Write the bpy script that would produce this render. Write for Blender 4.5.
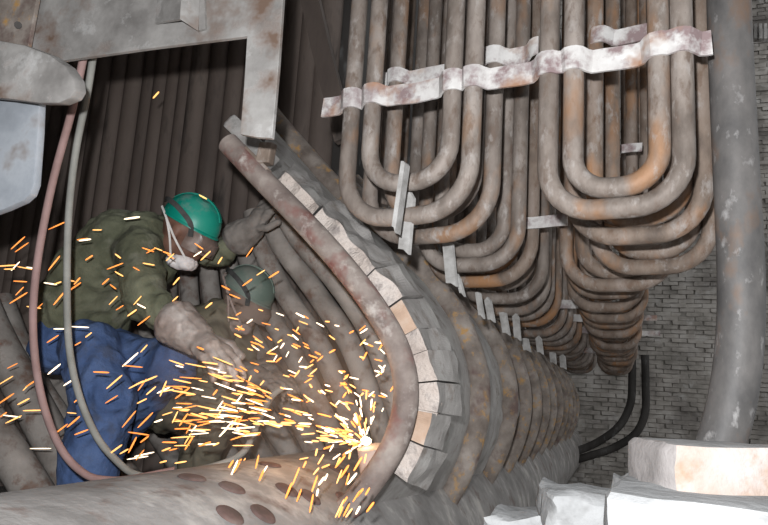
import bpy, bmesh, math, random
from mathutils import Vector, Matrix, noise
random.seed(7)
for o in list(bpy.data.objects): bpy.data.objects.remove(o)
S = bpy.context.scene
COL = S.collection
# ------------------------------------------------------------------ camera
F = 700.0; CX, CY = 384.0, 262.5            # focal length and centre in pixels of the 768x525 frame
EYE = Vector((0, 0, 1.5))
yc = Vector((620-CX, CY-410, F)).normalized()          # world axes seen in (right, up, forward)
zc = Vector((607-CX, CY+3400, F)); zc = (zc - yc*zc.dot(yc)).normalized()
yb = Vector((yc.x, yc.y, -yc.z)); zb = Vector((zc.x, zc.y, -zc.z)); xb = yb.cross(zb)
RIGHT = Vector((xb.x, yb.x, zb.x)); UP = Vector((xb.y, yb.y, zb.y)); BACK = Vector((xb.z, yb.z, zb.z))
cam = bpy.data.objects.new('camera', bpy.data.cameras.new('camera')); COL.objects.link(cam)
m = Matrix((RIGHT, UP, BACK)).transposed().to_4x4(); m.translation = EYE
cam.matrix_world = m
cam.data.sensor_width = 36; cam.data.lens = F/768*36; cam.data.clip_start = .02
S.camera = cam
# ------------------------------------------------------------------ light
w = bpy.data.worlds.new('world'); S.world = w; w.use_nodes = True
w.node_tree.nodes['Background'].inputs[0].default_value = (.95, .98, 1, 1)
w.node_tree.nodes['Background'].inputs[1].default_value = .56
fl = bpy.data.objects.new('camera_flash', bpy.data.lights.new('camera_flash', 'POINT')); COL.objects.link(fl)
fl.location = EYE + RIGHT*-.06 + UP*.13 + BACK*.02
fl.data.energy = 205; fl.data.shadow_soft_size = .02; fl.data.color = (.96, .98, 1)
vs = S.view_settings
vs.view_transform = 'Standard'; vs.look = 'None'; vs.exposure = .44; vs.gamma = 1; vs.use_curve_mapping = False

# ------------------------------------------------------------------ helpers
def ray(px, py):
    return (RIGHT*(px-CX) + UP*(CY-py) - BACK*F).normalized()
def W(px, py, Y):                                       # the point seen at a pixel, on the cross-section at distance Y
    d = ray(px, py); return EYE + d*(Y/d.y)
def WP(px, py, p0, n):                                  # ... on a plane
    d = ray(px, py); return EYE + d*((p0-EYE).dot(n)/d.dot(n))
def V(*a): return Vector(a)
def catmull(pts, n=8):
    P = [2*pts[0]-pts[1]] + list(pts) + [2*pts[-1]-pts[-2]]; out = []
    for i in range(1, len(P)-2):
        a, b, c, d = P[i-1:i+3]
        for k in range(n):
            t = k/n
            out.append(.5*((2*b)+(c-a)*t+(2*a-5*b+4*c-d)*t*t+(3*b-a-3*c+d)*t**3))
    out.append(pts[-1].copy()); return out
def sweep(path, prof, up=None, scales=None, cap=True):
    """prof: list of (a, b) offsets, a along the side vector, b along the up vector"""
    vs_, fs = [], []; n = len(prof); N = None
    for i, p in enumerate(path):
        t = (path[min(i+1, len(path)-1)]-path[max(i-1, 0)]).normalized()
        if up is not None: N = (up - t*up.dot(t)).normalized()
        elif N is None:
            N = t.orthogonal().normalized()
        else: N = (N - t*N.dot(t)).normalized()
        B = t.cross(N); s = scales[i] if scales else 1
        for a, b in prof: vs_.append(p + B*(a*s) + N*(b*s))
    for i in range(len(path)-1):
        for j in range(n):
            k = (j+1) % n
            fs.append((i*n+j, i*n+k, (i+1)*n+k, (i+1)*n+j))
    if cap:
        fs.append(tuple(range(n-1, -1, -1))); fs.append(tuple(range((len(path)-1)*n, len(path)*n)))
    return vs_, fs
def circ(r, n=14): return [(r*math.cos(2*math.pi*i/n), r*math.sin(2*math.pi*i/n)) for i in range(n)]
def rect(a, b): return [(-a/2, -b/2), (a/2, -b/2), (a/2, b/2), (-a/2, b/2)]
def tube(path, r, n=14, scales=None): return sweep(path, circ(r, n), None, scales)
def merge(*parts):
    V_, F_ = [], []
    for v, f in parts:
        o = len(V_); V_ += v; F_ += [tuple(i+o for i in q) for q in f]
    return V_, F_
def box(c, ex, ey, ez, jit=0):
    """c centre; ex, ey, ez half-extent vectors"""
    v = []
    for sx in (-1, 1):
        for sy in (-1, 1):
            for sz in (-1, 1):
                p = c+ex*sx+ey*sy+ez*sz
                if jit: p = p + Vector([random.uniform(-jit, jit) for _ in range(3)])
                v.append(p)
    return v, [(0, 1, 3, 2), (4, 6, 7, 5), (0, 4, 5, 1), (2, 3, 7, 6), (0, 2, 6, 4), (1, 5, 7, 3)]
def prism(outline, n):
    """closed outline of points, thickness vector n"""
    k = len(outline); v = list(outline)+[p+n for p in outline]
    f = [tuple(range(k)), tuple(range(2*k-1, k-1, -1))]
    f += [(i, i+k, (i+1) % k+k, (i+1) % k) for i in range(k)]
    return v, f
def lowbase(vs_):
    x = sum(p.x for p in vs_)/len(vs_); y = sum(p.y for p in vs_)/len(vs_); return Vector((x, y, min(p.z for p in vs_)))
def mesh(name, vf, mat, origin, smooth=True, bevel=0, auto=None):
    me = bpy.data.meshes.new(name)
    me.from_pydata([tuple(p-origin) for p in vf[0]], [], vf[1])
    bm = bmesh.new(); bm.from_mesh(me)
    if bevel: bmesh.ops.bevel(bm, geom=list(bm.edges), offset=bevel, segments=2, affect='EDGES', profile=.6)
    bmesh.ops.recalc_face_normals(bm, faces=list(bm.faces))
    if smooth:
        for f in bm.faces: f.smooth = True
        if auto is not None:
            for e in bm.edges:
                if len(e.link_faces) == 2 and e.calc_face_angle(0) > auto: e.smooth = False
    bm.to_mesh(me); bm.free()
    for mm in (mat if isinstance(mat, (list, tuple)) else [mat]): me.materials.append(mm)
    return me
def tag(o, label=None, cat=None, group=None, kind=None):
    if label: o['label'] = label
    if cat: o['category'] = cat
    if group: o['group'] = group
    if kind: o['kind'] = kind
    return o
def obj(name, vf, mat, parent=None, origin=None, smooth=True, bevel=0, auto=.7, **t):
    if parent is not None: org = parent.matrix_world.translation if origin is None else origin
    else: org = lowbase(vf[0]) if origin is None else origin
    o = bpy.data.objects.new(name, mesh(name, vf, mat, org, smooth, bevel, auto)); COL.objects.link(o)
    if parent is not None: o.parent = parent; o.location = org-parent.matrix_world.translation
    else: o.location = org
    o.matrix_world.translation = org if parent is None else org
    return tag(o, **t)
def empty(name, loc, **t):
    o = bpy.data.objects.new(name, None); COL.objects.link(o); o.location = loc; o.empty_display_size = .1
    o.matrix_world = Matrix.Translation(loc); return tag(o, **t)
ORD = ['first', 'second', 'third', 'fourth', 'fifth', 'sixth', 'seventh', 'eighth', 'ninth', 'tenth', 'eleventh', 'twelfth', 'thirteenth',
       'fourteenth', 'fifteenth', 'sixteenth', 'seventeenth', 'eighteenth', 'nineteenth', 'twentieth', 'twenty-first', 'twenty-second', 'twenty-third', 'twenty-fourth']

# ------------------------------------------------------------------ materials
def material(name, cols, scale=4, stretch=(1, 1, 1), rough=.7, metal=0, bump=.25, bscale=40, spots=None, detail=6, contrast=(.3, .7), bdist=.004, sscale=None, rnd=True, spec=.35, world=False):
    """cols: colours of a noise ramp; spots: (colour, amount 0..1, scale) of a second noise laid over it"""
    mt = bpy.data.materials.new(name); mt.use_nodes = True; nt = mt.node_tree; nd = nt.nodes; lk = nt.links
    bs = nd['Principled BSDF']; bs.inputs['Roughness'].default_value = rough; bs.inputs['Metallic'].default_value = metal
    bs.inputs['Specular IOR Level'].default_value = spec
    tc = nd.new('ShaderNodeTexCoord'); mp = nd.new('ShaderNodeMapping'); mp.inputs['Scale'].default_value = stretch
    lk.new(nd.new('ShaderNodeNewGeometry').outputs['Position'] if world else tc.outputs['Object'], mp.inputs['Vector'])
    if world: rnd = False
    if rnd:
        oi = nd.new('ShaderNodeObjectInfo'); mu = nd.new('ShaderNodeMath'); mu.operation = 'MULTIPLY'; mu.inputs[1].default_value = 50
        lk.new(oi.outputs['Random'], mu.inputs[0]); lk.new(mu.outputs[0], mp.inputs['Location'])
    def nz(sc, det=detail, ro=.6):
        n = nd.new('ShaderNodeTexNoise'); n.inputs['Scale'].default_value = sc; n.inputs['Detail'].default_value = det; n.inputs['Roughness'].default_value = ro
        lk.new(mp.outputs[0], n.inputs['Vector']); return n
    n1 = nz(scale); rp = nd.new('ShaderNodeValToRGB'); lk.new(n1.outputs['Fac'], rp.inputs[0])
    e = rp.color_ramp.elements
    while len(e) < len(cols): e.new(.5)
    for i, c in enumerate(cols):
        e[i].position = contrast[0]+(contrast[1]-contrast[0])*i/max(1, len(cols)-1); e[i].color = (*c, 1)
    out = rp.outputs[0]
    for (c, amt, sc) in (spots or []):
        n2 = nz(sc, 4, .65); r2 = nd.new('ShaderNodeValToRGB'); a = 1-amt
        r2.color_ramp.elements[0].position = max(0, .28+.44*a-.06); r2.color_ramp.elements[1].position = min(1, .28+.44*a+.09)
        lk.new(n2.outputs['Fac'], r2.inputs[0])
        mx = nd.new('ShaderNodeMix'); mx.data_type = 'RGBA'
        lk.new(r2.outputs[0], mx.inputs['Factor']); lk.new(out, mx.inputs[6]); mx.inputs[7].default_value = (*c, 1); out = mx.outputs[2]
    lk.new(out, bs.inputs['Base Color'])
    if bump:
        nb = nz(bscale, 5); b = nd.new('ShaderNodeBump'); b.inputs['Strength'].default_value = bump; b.inputs['Distance'].default_value = bdist
        lk.new(nb.outputs['Fac'], b.inputs['Height']); lk.new(b.outputs[0], bs.inputs['Normal'])
    return mt
def emission(name, col, st):
    mt = bpy.data.materials.new(name); mt.use_nodes = True; bs = mt.node_tree.nodes['Principled BSDF']
    bs.inputs['Base Color'].default_value = (*col, 1); bs.inputs['Emission Color'].default_value = (*col, 1); bs.inputs['Emission Strength'].default_value = st
    return mt
M = {}
M['hairpin'] = material('rusty_grey_steel', [(.10, .08, .067), (.195, .162, .14), (.29, .25, .222)], 11, (1, 1, .5), .62, .1, .6, 70, [((.135, .10, .08), .32, 34), ((.26, .145, .08), .30, 4.5), ((.31, .28, .26), .22, 26)])
M['hairpin2'] = material('orange_rusted_steel', [(.095, .072, .058), (.195, .148, .117), (.275, .225, .195)], 11, (1, 1, .5), .68, .1, .6, 70, [((.145, .095, .068), .32, 34), ((.30, .155, .075), .36, 5), ((.30, .27, .25), .24, 26)])
M['strap'] = material('flaking_white_paint', [(.26, .21, .21), (.50, .48, .465), (.60, .585, .57)], 16, (1, 1, 1), .7, 0, .4, 60, [((.22, .16, .16), .38, 14), ((.30, .17, .11), .30, 6)])
M['screen'] = material('dusty_brown_steel', [(.12, .095, .08), (.22, .185, .16), (.32, .28, .25)], 9, rough=.75, bump=.7, bscale=45, spots=[((.38, .22, .08), .24, 22), ((.12, .08, .07), .24, 8)])
M['screen1'] = material('purple_brown_steel', [(.12, .09, .08), (.21, .17, .15), (.31, .27, .24)], 9, rough=.72, bump=.7, bscale=45, spots=[((.16, .065, .055), .38, 6), ((.38, .34, .31), .24, 14)])
M['dustytube'] = material('grey_dusty_steel', [(.15, .13, .115), (.24, .215, .195), (.32, .29, .265)], 8, rough=.8, bump=.6, bscale=45, spots=[((.14, .09, .07), .3, 12)])
M['darktube'] = material('dark_sooty_steel', [(.075, .058, .05), (.13, .10, .085), (.17, .135, .115)], 3, (1, 1, .3), .75, 0, .25, 40, [((.05, .04, .035), .25, 6)])
M['sooty'] = material('black_soot_steel', [(.02, .018, .016), (.045, .04, .037), (.08, .075, .07)], 4, (1, 1, .25), .8, 0, .3, 30, [((.16, .16, .16), .2, 10)])
M['plate'] = material('grey_scaled_plate', [(.16, .15, .142), (.26, .247, .235), (.35, .335, .32)], 9, rough=.55, metal=.15, bump=.25, bscale=30, spots=[((.46, .45, .44), .28, 12), ((.15, .10, .075), .28, 6)])
M['bluegrey'] = material('pale_blue_grey_plate', [(.20, .215, .235), (.30, .32, .35), (.44, .46, .49)], 5, rough=.38, metal=.2, bump=.15, bscale=25, spots=[((.15, .105, .075), .16, 5)])
M['drum'] = material('grey_drum_steel', [(.15, .14, .132), (.24, .225, .214), (.33, .315, .30)], 6, rough=.75, bump=.7, bscale=40, spots=[((.42, .39, .36), .26, 6), ((.14, .10, .085), .24, 9)])
M['hole'] = material('rust_and_shade_hole', [(.05, .037, .032), (.115, .07, .06), (.16, .125, .11)], 14, rough=.9, bump=.3)  # rust red, with near-black tones painted in for shade inside the hole
M['refr'] = material('broken_refractory', [(.36, .30, .265), (.49, .42, .375), (.58, .52, .48)], 9, rough=.95, bump=1, bscale=55, spots=[((.30, .26, .24), .32, 18)], bdist=.014)
M['refrbrown'] = material('brown_fired_refractory', [(.30, .20, .14), (.44, .31, .23), (.52, .43, .36)], 9, rough=.95, bump=.6, bscale=45, bdist=.006)
M['dust'] = material('grey_dust_refractory', [(.24, .225, .21), (.33, .31, .295), (.40, .385, .365)], 7, rough=.95, bump=.6, bscale=40, spots=[((.20, .17, .15), .25, 12)], bdist=.006)
M['brickfar'] = material('sooty_brick', [(.20, .185, .165), (.36, .33, .30), (.50, .47, .44)], 3.2, world=True, rough=.9, bump=.4, bscale=25, spots=[((.14, .125, .115), .34, 1.1), ((.46, .44, .42), .2, 4)])
M['mortar'] = material('sooty_mortar', [(.19, .175, .155), (.29, .27, .245)], 2, world=True, rough=.95, bump=.4)
M['whitebrick'] = material('white_firebrick', [(.125, .125, .125), (.155, .155, .155), (.185, .185, .185)], 9, rough=.95, bump=.8, bscale=40, spots=[((.105, .104, .103), .28, 14)], bdist=.005)
M['pinkbrick'] = material('pink_white_firebrick', [(.165, .118, .092), (.19, .16, .143), (.215, .20, .192)], 14, rough=.95, bump=.7, bscale=60, spots=[((.17, .112, .08), .3, 18)], bdist=.004)
M['greybrick'] = material('grey_firebrick_face', [(.12, .115, .11), (.155, .15, .147), (.185, .18, .177)], 14, rough=.95, bump=.6, bscale=60, spots=[((.18, .14, .12), .3, 9)], bdist=.004)
M['greyside'] = material('grey_pink_firebrick_end', [(.10, .09, .086), (.14, .127, .122), (.165, .155, .15)], 14, rough=.95, bump=.6, bscale=60, bdist=.004)
M['pipe'] = material('grey_rust_pipe', [(.07, .067, .066), (.115, .108, .104), (.165, .152, .145)], 11, stretch=(1, 1, .6), rough=.6, metal=.1, bump=.3, bscale=35, spots=[((.16, .105, .075), .3, 8), ((.28, .27, .265), .15, 30)])
M['hosepink'] = material('dusty_pink_rubber', [(.20, .125, .115), (.29, .19, .178)], 12, rough=.8, bump=.15)
M['hosegrey'] = material('dusty_grey_rubber', [(.17, .168, .152), (.26, .255, .235)], 12, rough=.8, bump=.15)
M['ash'] = material('ash_floor', [(.09, .08, .07), (.16, .145, .13), (.22, .20, .185)], 3, rough=1, bump=.7, bscale=12, bdist=.02)
M['tab'] = material('dusty_pale_metal', [(.20, .19, .18), (.29, .28, .27), (.38, .37, .36)], 25, rough=.85, bump=.5, bscale=60)

# ------------------------------------------------------------------ setting
YB = 12.0                                              # the brick end wall of the gas pass
fy = obj('floor', box(V(0, 6, -.05), V(6, 0, 0), V(0, 8, 0), V(0, 0, .05)), M['ash'], kind='structure')
obj('wall_mortar_bed' if False else 'wall_back', box(V(.5, YB+.062, 5), V(2.9, 0, 0), V(0, .1, 0), V(0, 0, 5)), M['mortar'], kind='structure')
wb = bpy.data.objects['wall_back']
bw, bh, bd = .235, .070, .05
cells = []
for r in range(int(9.0/bh)):
    for c in range(-11, 14):
        x = .3+c*bw+(r % 2)*bw/2; z = r*bh+bh/2
        if -2.0 < x < 3.1: cells.append((x, z))
cells.sort(key=lambda q: abs(q[0]-.62)*.9+abs(q[1]-1.9)*.55)
bvars = []
for k in range(4):
    v, f = box(V(0, 0, 0), V(bw/2-.003-.003*k, 0, 0), V(0, bd, 0), V(0, 0, bh/2-.003-.0015*(k % 2)), .006)
    bvars.append(mesh('brick', (v, f), M['brickfar'], V(0, 0, 0), smooth=False, bevel=.004))
for i, (x, z) in enumerate(cells[:300]):
    b = bpy.data.objects.new('brick', bvars[random.randrange(4)]); COL.objects.link(b); b.parent = wb
    b.location = V(x+random.uniform(-.012, .012), YB+random.uniform(-.03, .012), z)-wb.location; b.rotation_euler = (0, random.uniform(-.03, .03), random.uniform(-.02, .02))
rest = merge(*[box(V(x+random.uniform(-.012, .012), YB+random.uniform(-.03, .012), z), V(bw/2-.005, 0, 0), V(0, bd, 0), V(0, 0, bh/2-.004), .006) for x, z in cells[300:]])
obj('brickwork', rest, M['brickfar'], wb, smooth=False, kind='stuff')
# furnace chamber on the left: dark tube wall, side wall, roof, ash bed
YW = 3.35
wl = obj('wall_left', box(V(-3.165, YW+.12, 2.4), V(1.685, 0, 0), V(0, .02, 0), V(0, 0, 1.9)), M['sooty'], kind='structure')
x = -4.7; k = 0
while x < -1.54:
    r = random.choice((.06, .07, .075)); yy = YW+.05+random.uniform(-.015, .02)
    obj('wall_tube', tube([V(x, yy, .6), V(x, yy, 4.2)], r, 12), M['darktube'], wl); x += r*2-random.choice((.045, .035, .02)); k += 1
obj('wall_side', box(V(-4.9, 1.2, 2.15), V(.05, 0, 0), V(0, 2.25, 0), V(0, 0, 2.15)), M['sooty'], kind='structure')
obj('wall_front_light_block', box(V(-.75, -1.1, 2.15), V(4.15, 0, 0), V(0, .05, 0), V(0, 0, 2.15)), M['sooty'], kind='structure')  # unseen wall behind the camera, added to hold back ambient light
obj('ceiling_light_block', box(V(1.1, -.05, 4.37), V(2.3, 0, 0), V(0, 1.05, 0), V(0, 0, .05)), M['sooty'], kind='structure')  # unseen slab over the camera, added so ambient enters only above the pass
obj('ceiling', box(V(-3.1, 1.2, 4.37), V(1.85, 0, 0), V(0, 2.35, 0), V(0, 0, .05)), M['sooty'], kind='structure')
ASH = .86
obj('trim_1', box(V(-3.2, 2.45, ASH/2), V(1.55, 0, 0), V(0, .85, 0), V(0, 0, ASH/2)), M['ash'], kind='structure')
wm = obj('wall_middle', box(V(-1.97, 7.7, 5), V(.05, 0, 0), V(0, 4.1, 0), V(0, 0, 5)), M['sooty'], kind='structure')

# ------------------------------------------------------------------ drum at the bottom
DX, DZ, DR = -1.0, .835, .455
n = 64; dv = []; dfc = []
ys = [.25+.08*i for i in range(146)]
for y in ys:
    for j in range(n):
        a = 2*math.pi*j/n; dv.append(V(DX+DR*math.cos(a), y, DZ+DR*math.sin(a)))
for i in range(len(ys)-1):
    for j in range(n):
        q = (j+1) % n; dfc.append((i*n+j, i*n+q, (i+1)*n+q, (i+1)*n+j))
dfc.append(tuple(range(n))); dfc.append(tuple(range((len(ys)-1)*n, len(ys)*n)))
drum = empty('boiler_drum', V(DX, 6, DZ-DR), label='big grey horizontal boiler drum with rusty tube holes along the bottom', category='drum') if False else None
drum = tag(empty('boiler_drum', V(DX, 6, DZ-DR)), 'big grey horizontal boiler drum with rusty tube holes along the bottom', 'drum')
obj('shell', (dv, dfc), M['drum'], drum)
for (px, py) in ((287, 490), (263, 514), (232, 488), (338, 470), (320, 452), (310, 497), (230, 515), (345, 500), (192, 478), (270, 465)):
    d = ray(px, py); o = EYE-V(DX, 0, DZ)              # hit the drum
    a = d.x**2+d.z**2; b = 2*(o.x*d.x+o.z*d.z); c = o.x**2+o.z**2-DR**2
    disc = b*b-4*a*c
    if disc < 0: continue
    t = (-b-math.sqrt(disc))/(2*a); p = EYE+d*t
    nn = V(p.x-DX, 0, p.z-DZ).normalized(); tt = V(0, 1, 0); ss = nn.cross(tt)
    ring, fc = [], []
    prof = [(.034, -.003), (.030, .001), (.022, .0022), (.012, .0026), (0.0, .0028)]; mseg = 16
    for (rr, hh) in prof:
        for j in range(mseg):
            an = 2*math.pi*j/mseg; ring.append(p+nn*(hh+.003)+tt*(rr*math.cos(an))+ss*(rr*math.sin(an)))
    for i in range(len(prof)-1):
        for j in range(mseg):
            q = (j+1) % mseg; fc.append((i*mseg+j, i*mseg+q, (i+1)*mseg+q, (i+1)*mseg+j))
    obj('tube_hole', (ring, fc), M['hole'], drum)

# ------------------------------------------------------------------ bent screen tubes rising from the drum
Y1, Y2 = 1.9, 2.9
px1 = [(228, 143), (262, 179), (300, 218), (340, 262), (375, 308), (398, 350), (406, 392), (399, 432), (382, 466), (356, 500), (330, 522)]
px2 = [(252, 92), (288, 136), (344, 198), (404, 252), (448, 304), (472, 355), (478, 402), (470, 446), (451, 490), (424, 526), (396, 552)]
path1 = catmull([W(a, b, Y1) for a, b in px1], 6)
base2 = [W(a, b, Y2) for a, b in px2]
path2 = catmull(base2, 6)
Ys = [2.9, 3.75, 4.35, 4.95, 5.55, 6.2, 6.9, 7.6, 8.3, 9.0, 9.7]
def shifted(y): return [V(p.x, y, p.z) for p in path2]
sc_lab = ['grey brown bent screen tube nearest the camera, sparks beside its foot', 'thick bent screen tube with orange rust flecks, second from the camera']
obj('screen_tube', tube(path1, .036, 18), M['screen1'], label=sc_lab[0], cat='tube', group='bent screen tubes')
for i, y in enumerate(Ys):
    lab = sc_lab[1] if i == 0 else 'dusty bent screen tube, %s from the camera in the curved row' % ORD[i+1]
    obj('screen_tube', tube(shifted(y), .052, 16), M['screen'], label=lab, cat='tube', group='bent screen tubes')
# refractory between neighbouring tubes
def outward(path, i):
    t = (path[min(i+1, len(path)-1)]-path[max(i-1, 0)]); t.y = 0; t.normalize()
    return V(-t.z, 0, t.x) if V(-t.z, 0, t.x).dot(V(.8, 0, .6)) > 0 else V(t.z, 0, -t.x)
def outs(path):
    r = []; prev = None
    for i in range(len(path)):
        o = outward(path, i)
        if prev is not None and o.dot(prev) < 0: o = -o
        r.append(o); prev = o
    return r
O1, O2 = outs(path1), outs(path2)
def loft(pa, oa, pb, ob, h0, h1, i0, i1, nseg=6, amp=.02, seed=0, y0=.04, y1=.05):
    v, f = [], []; cols = []
    for i in range(i0, i1+1):
        row = []
        for k in range(nseg+1):
            s = k/nseg
            a = pa[i]+V(0, y0, 0); b = pb[i]-V(0, y1, 0)
            p = a.lerp(b, s); o = oa[i].lerp(ob[i], s).normalized()
            h = h0+(h1-h0)*s; nz_ = noise.noise(V(i*.35+seed, k*.9, seed*3.1))*amp
            row.append(p+o*(h+nz_))
        for k in range(nseg+1): v.append(row[k])
    w_ = nseg+1; m_ = len(v)
    for i in range(i1-i0+1):
        for k in range(w_):
            o = oa[i0+i]; v.append(v[i*w_+k]-o*.025)
    R_ = i1-i0
    for i in range(R_):
        for k in range(nseg):
            q = (i*w_+k, i*w_+k+1, (i+1)*w_+k+1, (i+1)*w_+k); f.append(q); f.append(tuple(m_+z for z in reversed(q)))
    for i in range(R_):
        a, b = i*w_, (i+1)*w_; f.append((a, b, m_+b, m_+a)); a += nseg; b += nseg; f.append((b, a, m_+a, m_+b))
    for k in range(nseg):
        f.append((k+1, k, m_+k, m_+k+1)); a = R_*w_+k; f.append((a, a+1, m_+a+1, m_+a))
    return v, f
N1 = len(path1)-1
allp = [(path1, Y1)] + [(shifted(y), y) for y in Ys]
for i in range(len(allp)-1):
    a, b = allp[i][0], allp[i+1][0]
    oa = O1 if i == 0 else O2
    lab = 'grey dusty refractory lining between the %s and %s bent screen tubes' % (ORD[i], ORD[i+1])
    obj('refractory_lining', loft(a, oa, b, O2, .0 if i == 0 else -.012, -.022, 4, N1-(3 if i == 0 else 8 if i < 3 else 14), 8, .008 if i == 0 else .02, i+1, .035 if i == 0 else .0, .0), M['dust'], label=lab, cat='lining', group='refractory linings')
# blocks bedded on the first lining: broken end faces towards the camera
def block(i0, i1, h, y0, y1, mats, rough=.006, label='', nt=4):
    """follows the first tube from path index i0 to i1, stands h proud of it"""
    v, f = [], []; nn_ = max(2, int((i1-i0)*nt)); ny = 3
    def at(t):
        i = min(int(t), N1-1); s = t-i
        return path1[i].lerp(path1[i+1], s), O1[i].lerp(O1[i+1], s).normalized(), path2[i].lerp(path2[i+1], s), O2[i].lerp(O2[i+1], s).normalized()
    sd = i0*1.7
    for a in range(nn_+1):
        t = i0+(i1-i0)*a/nn_; p, o, p2, o2 = at(t)
        for b in range(ny+1):
            s = (y0+(y1-y0)*b/ny)
            q = p.lerp(p2, s); oo = o.lerp(o2, s).normalized()
            rj = lambda k: noise.noise(q*16+V(k, sd, k))*rough*2.2
            v.append(q+oo*(-.02)); v.append(q+oo*(h*(.86+.2*b/ny)+rj(1.0))+V(0, rj(5.0)*1.5, 0))
    w_ = (ny+1)*2
    fm = []
    for a in range(nn_):
        for b in range(ny):
            i = a*w_+b*2; j = (a+1)*w_+b*2
            f.append((i+1, i+3, j+3, j+1)); fm.append(1); f.append((i, j, j+2, i+2)); fm.append(1)
        i = a*w_; j = (a+1)*w_; f.append((i, i+1, j+1, j)); fm.append(0)
        i += ny*2; j += ny*2; f.append((i, j, j+1, i+1)); fm.append(1)
    for b in range(ny):
        i = b*2; f.append((i, i+2, i+3, i+1)); fm.append(1); i = nn_*w_+b*2; f.append((i, i+1, i+3, i+2)); fm.append(1)
    o = obj('refractory_block', (v, f), [M[mats[0]], M[mats[1]]], label=label, cat='block', group='refractory blocks on the curved lining', smooth=False)
    for p, k in zip(o.data.polygons, fm): p.material_index = k
    return o
blk = [(7.5, 12.6, .062, .05, .28, ('refr', 'dust'), .012, 'long rough whitish refractory strip near the hanging plate'),
       (12.7, 20.6, .070, .05, .28, ('refr', 'dust'), .012, 'longest crumbly pinkish white refractory strip along the first bent tube'),
       (20.8, 24.4, .078, .05, .28, ('refr', 'dust'), .010, 'speckled whitish refractory block below the long crumbly strip'),
       (24.6, 28.2, .070, .06, .3, ('refrbrown', 'dust'), .003, 'smooth brown refractory block on the shoulder of the bent tube'),
       (28.4, 31.0, .078, .05, .28, ('refr', 'dust'), .006, 'small pale refractory block just under the smooth brown one'),
       (31.1, 34.6, .088, .05, .28, ('refr', 'dust'), .008, 'largest pinkish refractory block at the bulge of the bent tube'),
       (34.8, 38.2, .088, .05, .28, ('refr', 'dust'), .006, 'square grey refractory block just below the bulge of the bent tube'),
       (38.4, 42.6, .075, .06, .22, ('refrbrown', 'dust'), .006, 'narrow brownish leaning refractory block in the lower part'),
       (42.8, 48.0, .080, .05, .26, ('refr', 'dust'), .008, 'lowest pale refractory block next to the drum')]
for (a, b, h, y0, y1, mm, rg, lab) in blk: block(a, b, h, y0, y1, mm, rg, lab)
obj('refractory_block', box(W(424, 418, 2.02), V(.028, .01, -.012), V(-.01, .05, 0), V(.03, 0, .062), .006), M['refr'], label='loose pale refractory brick leaning over the lower blocks', cat='block', group='refractory blocks on the curved lining', smooth=False, bevel=.006)

# ------------------------------------------------------------------ hairpin tube bundles
ud = Vector((926+CX, 54, -F)); ud = RIGHT*(CX+926)+UP*(316-CY)+BACK*F
ud.z = 0; ud.normalize(); U = ud                                       # along a panel
PN = V(-U.y, U.x, 0)                                                   # away from the camera
P0 = W(620, 208, 1.72); P0.z = 0
def plane(k): return P0+V(0, k, 0)
def uz(px, py, k):
    p = WP(px, py, plane(k), PN); q = p-plane(k); return q.dot(U), p.z
def hairpin(ul, ur, zb_, k, r, R, top=3.6, n=12, skew=0, yaw=0):
    o = plane(k); pts = []; UU = Matrix.Rotation(yaw, 3, 'Z') @ U; mid = (ul+ur)/2
    def q(u, z): return o+U*mid+UU*(u-mid)+V(0, 0, z+skew*(u-mid))
    pts.append(q(ul, top)); pts.append(q(ul, zb_+R))
    for i in range(1, 9):
        a = math.pi/2*i/8; pts.append(q(ul+R-R*math.cos(a), zb_+R-R*math.sin(a)))
    for i in range(0, 9):
        a = math.pi/2*i/8; pts.append(q(ur-R+R*math.sin(a), zb_+R-R*math.cos(a)))
    pts.append(q(ur, top)); return tube(pts, r, n), q
TR = .0262
panels = {'left': [], 'right': []}
def leg_u(px, k, y=150): return uz(px, y, k)[0]
def panel(side, idx, k, oL, oR, oB, iL=None, iR=None, iB=None, z=None, r=TR, yaw=0, skew=0):
    grp = 'hanging hairpin tubes'
    mats = [M['hairpin'], M['hairpin2']]
    R = (oR-oL)*.36
    lab = 'outer hairpin tube of the %s row from the front, %s bundle' % (ORD[idx], side)
    vf, q = hairpin(oL, oR, oB, k, r, R, n=14 if idx < 4 else 10, yaw=yaw, skew=skew)
    mt = mats[1] if (side == 'right' and (idx % 3 or idx > 3)) or (idx % 4 == 3) else mats[0]
    obj('hairpin_tube', vf, mt, label=lab, cat='tube', group=grp)
    vf, q2 = hairpin(iL, iR, iB, k, r, (iR-iL)*.42, n=14 if idx < 4 else 10, yaw=yaw, skew=skew)
    obj('hairpin_tube', vf, mt, label=lab.replace('outer', 'inner'), cat='tube', group=grp)
    panels[side].append((k, oL, oR, oB, iL, iR, iB))
# front rows measured, the following ones repeat with small shifts
f_ = lambda px, k, py=150: uz(px, py, k)[0]
zf = lambda px, py, k: uz(px, py, k)[1]
RK = [0, .33, .66, 1.0]
panel('right', 0, 0, f_(548, 0), f_(684, 0), zf(620, 208, 0), f_(573, 0), f_(660, 0), zf(620, 187, 0))
panel('right', 1, .33, f_(573, .33, 200), f_(704, .33, 200), zf(630, 236, .33), f_(594, .33, 200), f_(684, .33, 200), zf(630, 219, .33))
panel('right', 2, .66, f_(596, .66, 230), f_(711, .66, 230), zf(650, 267, .66), f_(612, .66, 230), f_(694, .66, 230), zf(650, 252, .66))
panel('right', 3, 1.0, f_(566, 1.0, 240), f_(672, 1.0, 240), zf(625, 285, 1.0), f_(582, 1.0, 240), f_(656, 1.0, 240), zf(625, 272, 1.0))
panel('left', 0, 0, f_(349, 0), f_(471, 0), zf(410, 216, 0), f_(370, 0), f_(450, 0), zf(412, 182, 0))
panel('left', 1, .22, f_(371, .22, 180), f_(492, .22, 180), zf(440, 235, .22), f_(391, .22, 180), f_(474, .22, 180), zf(435, 213, .22))
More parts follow.
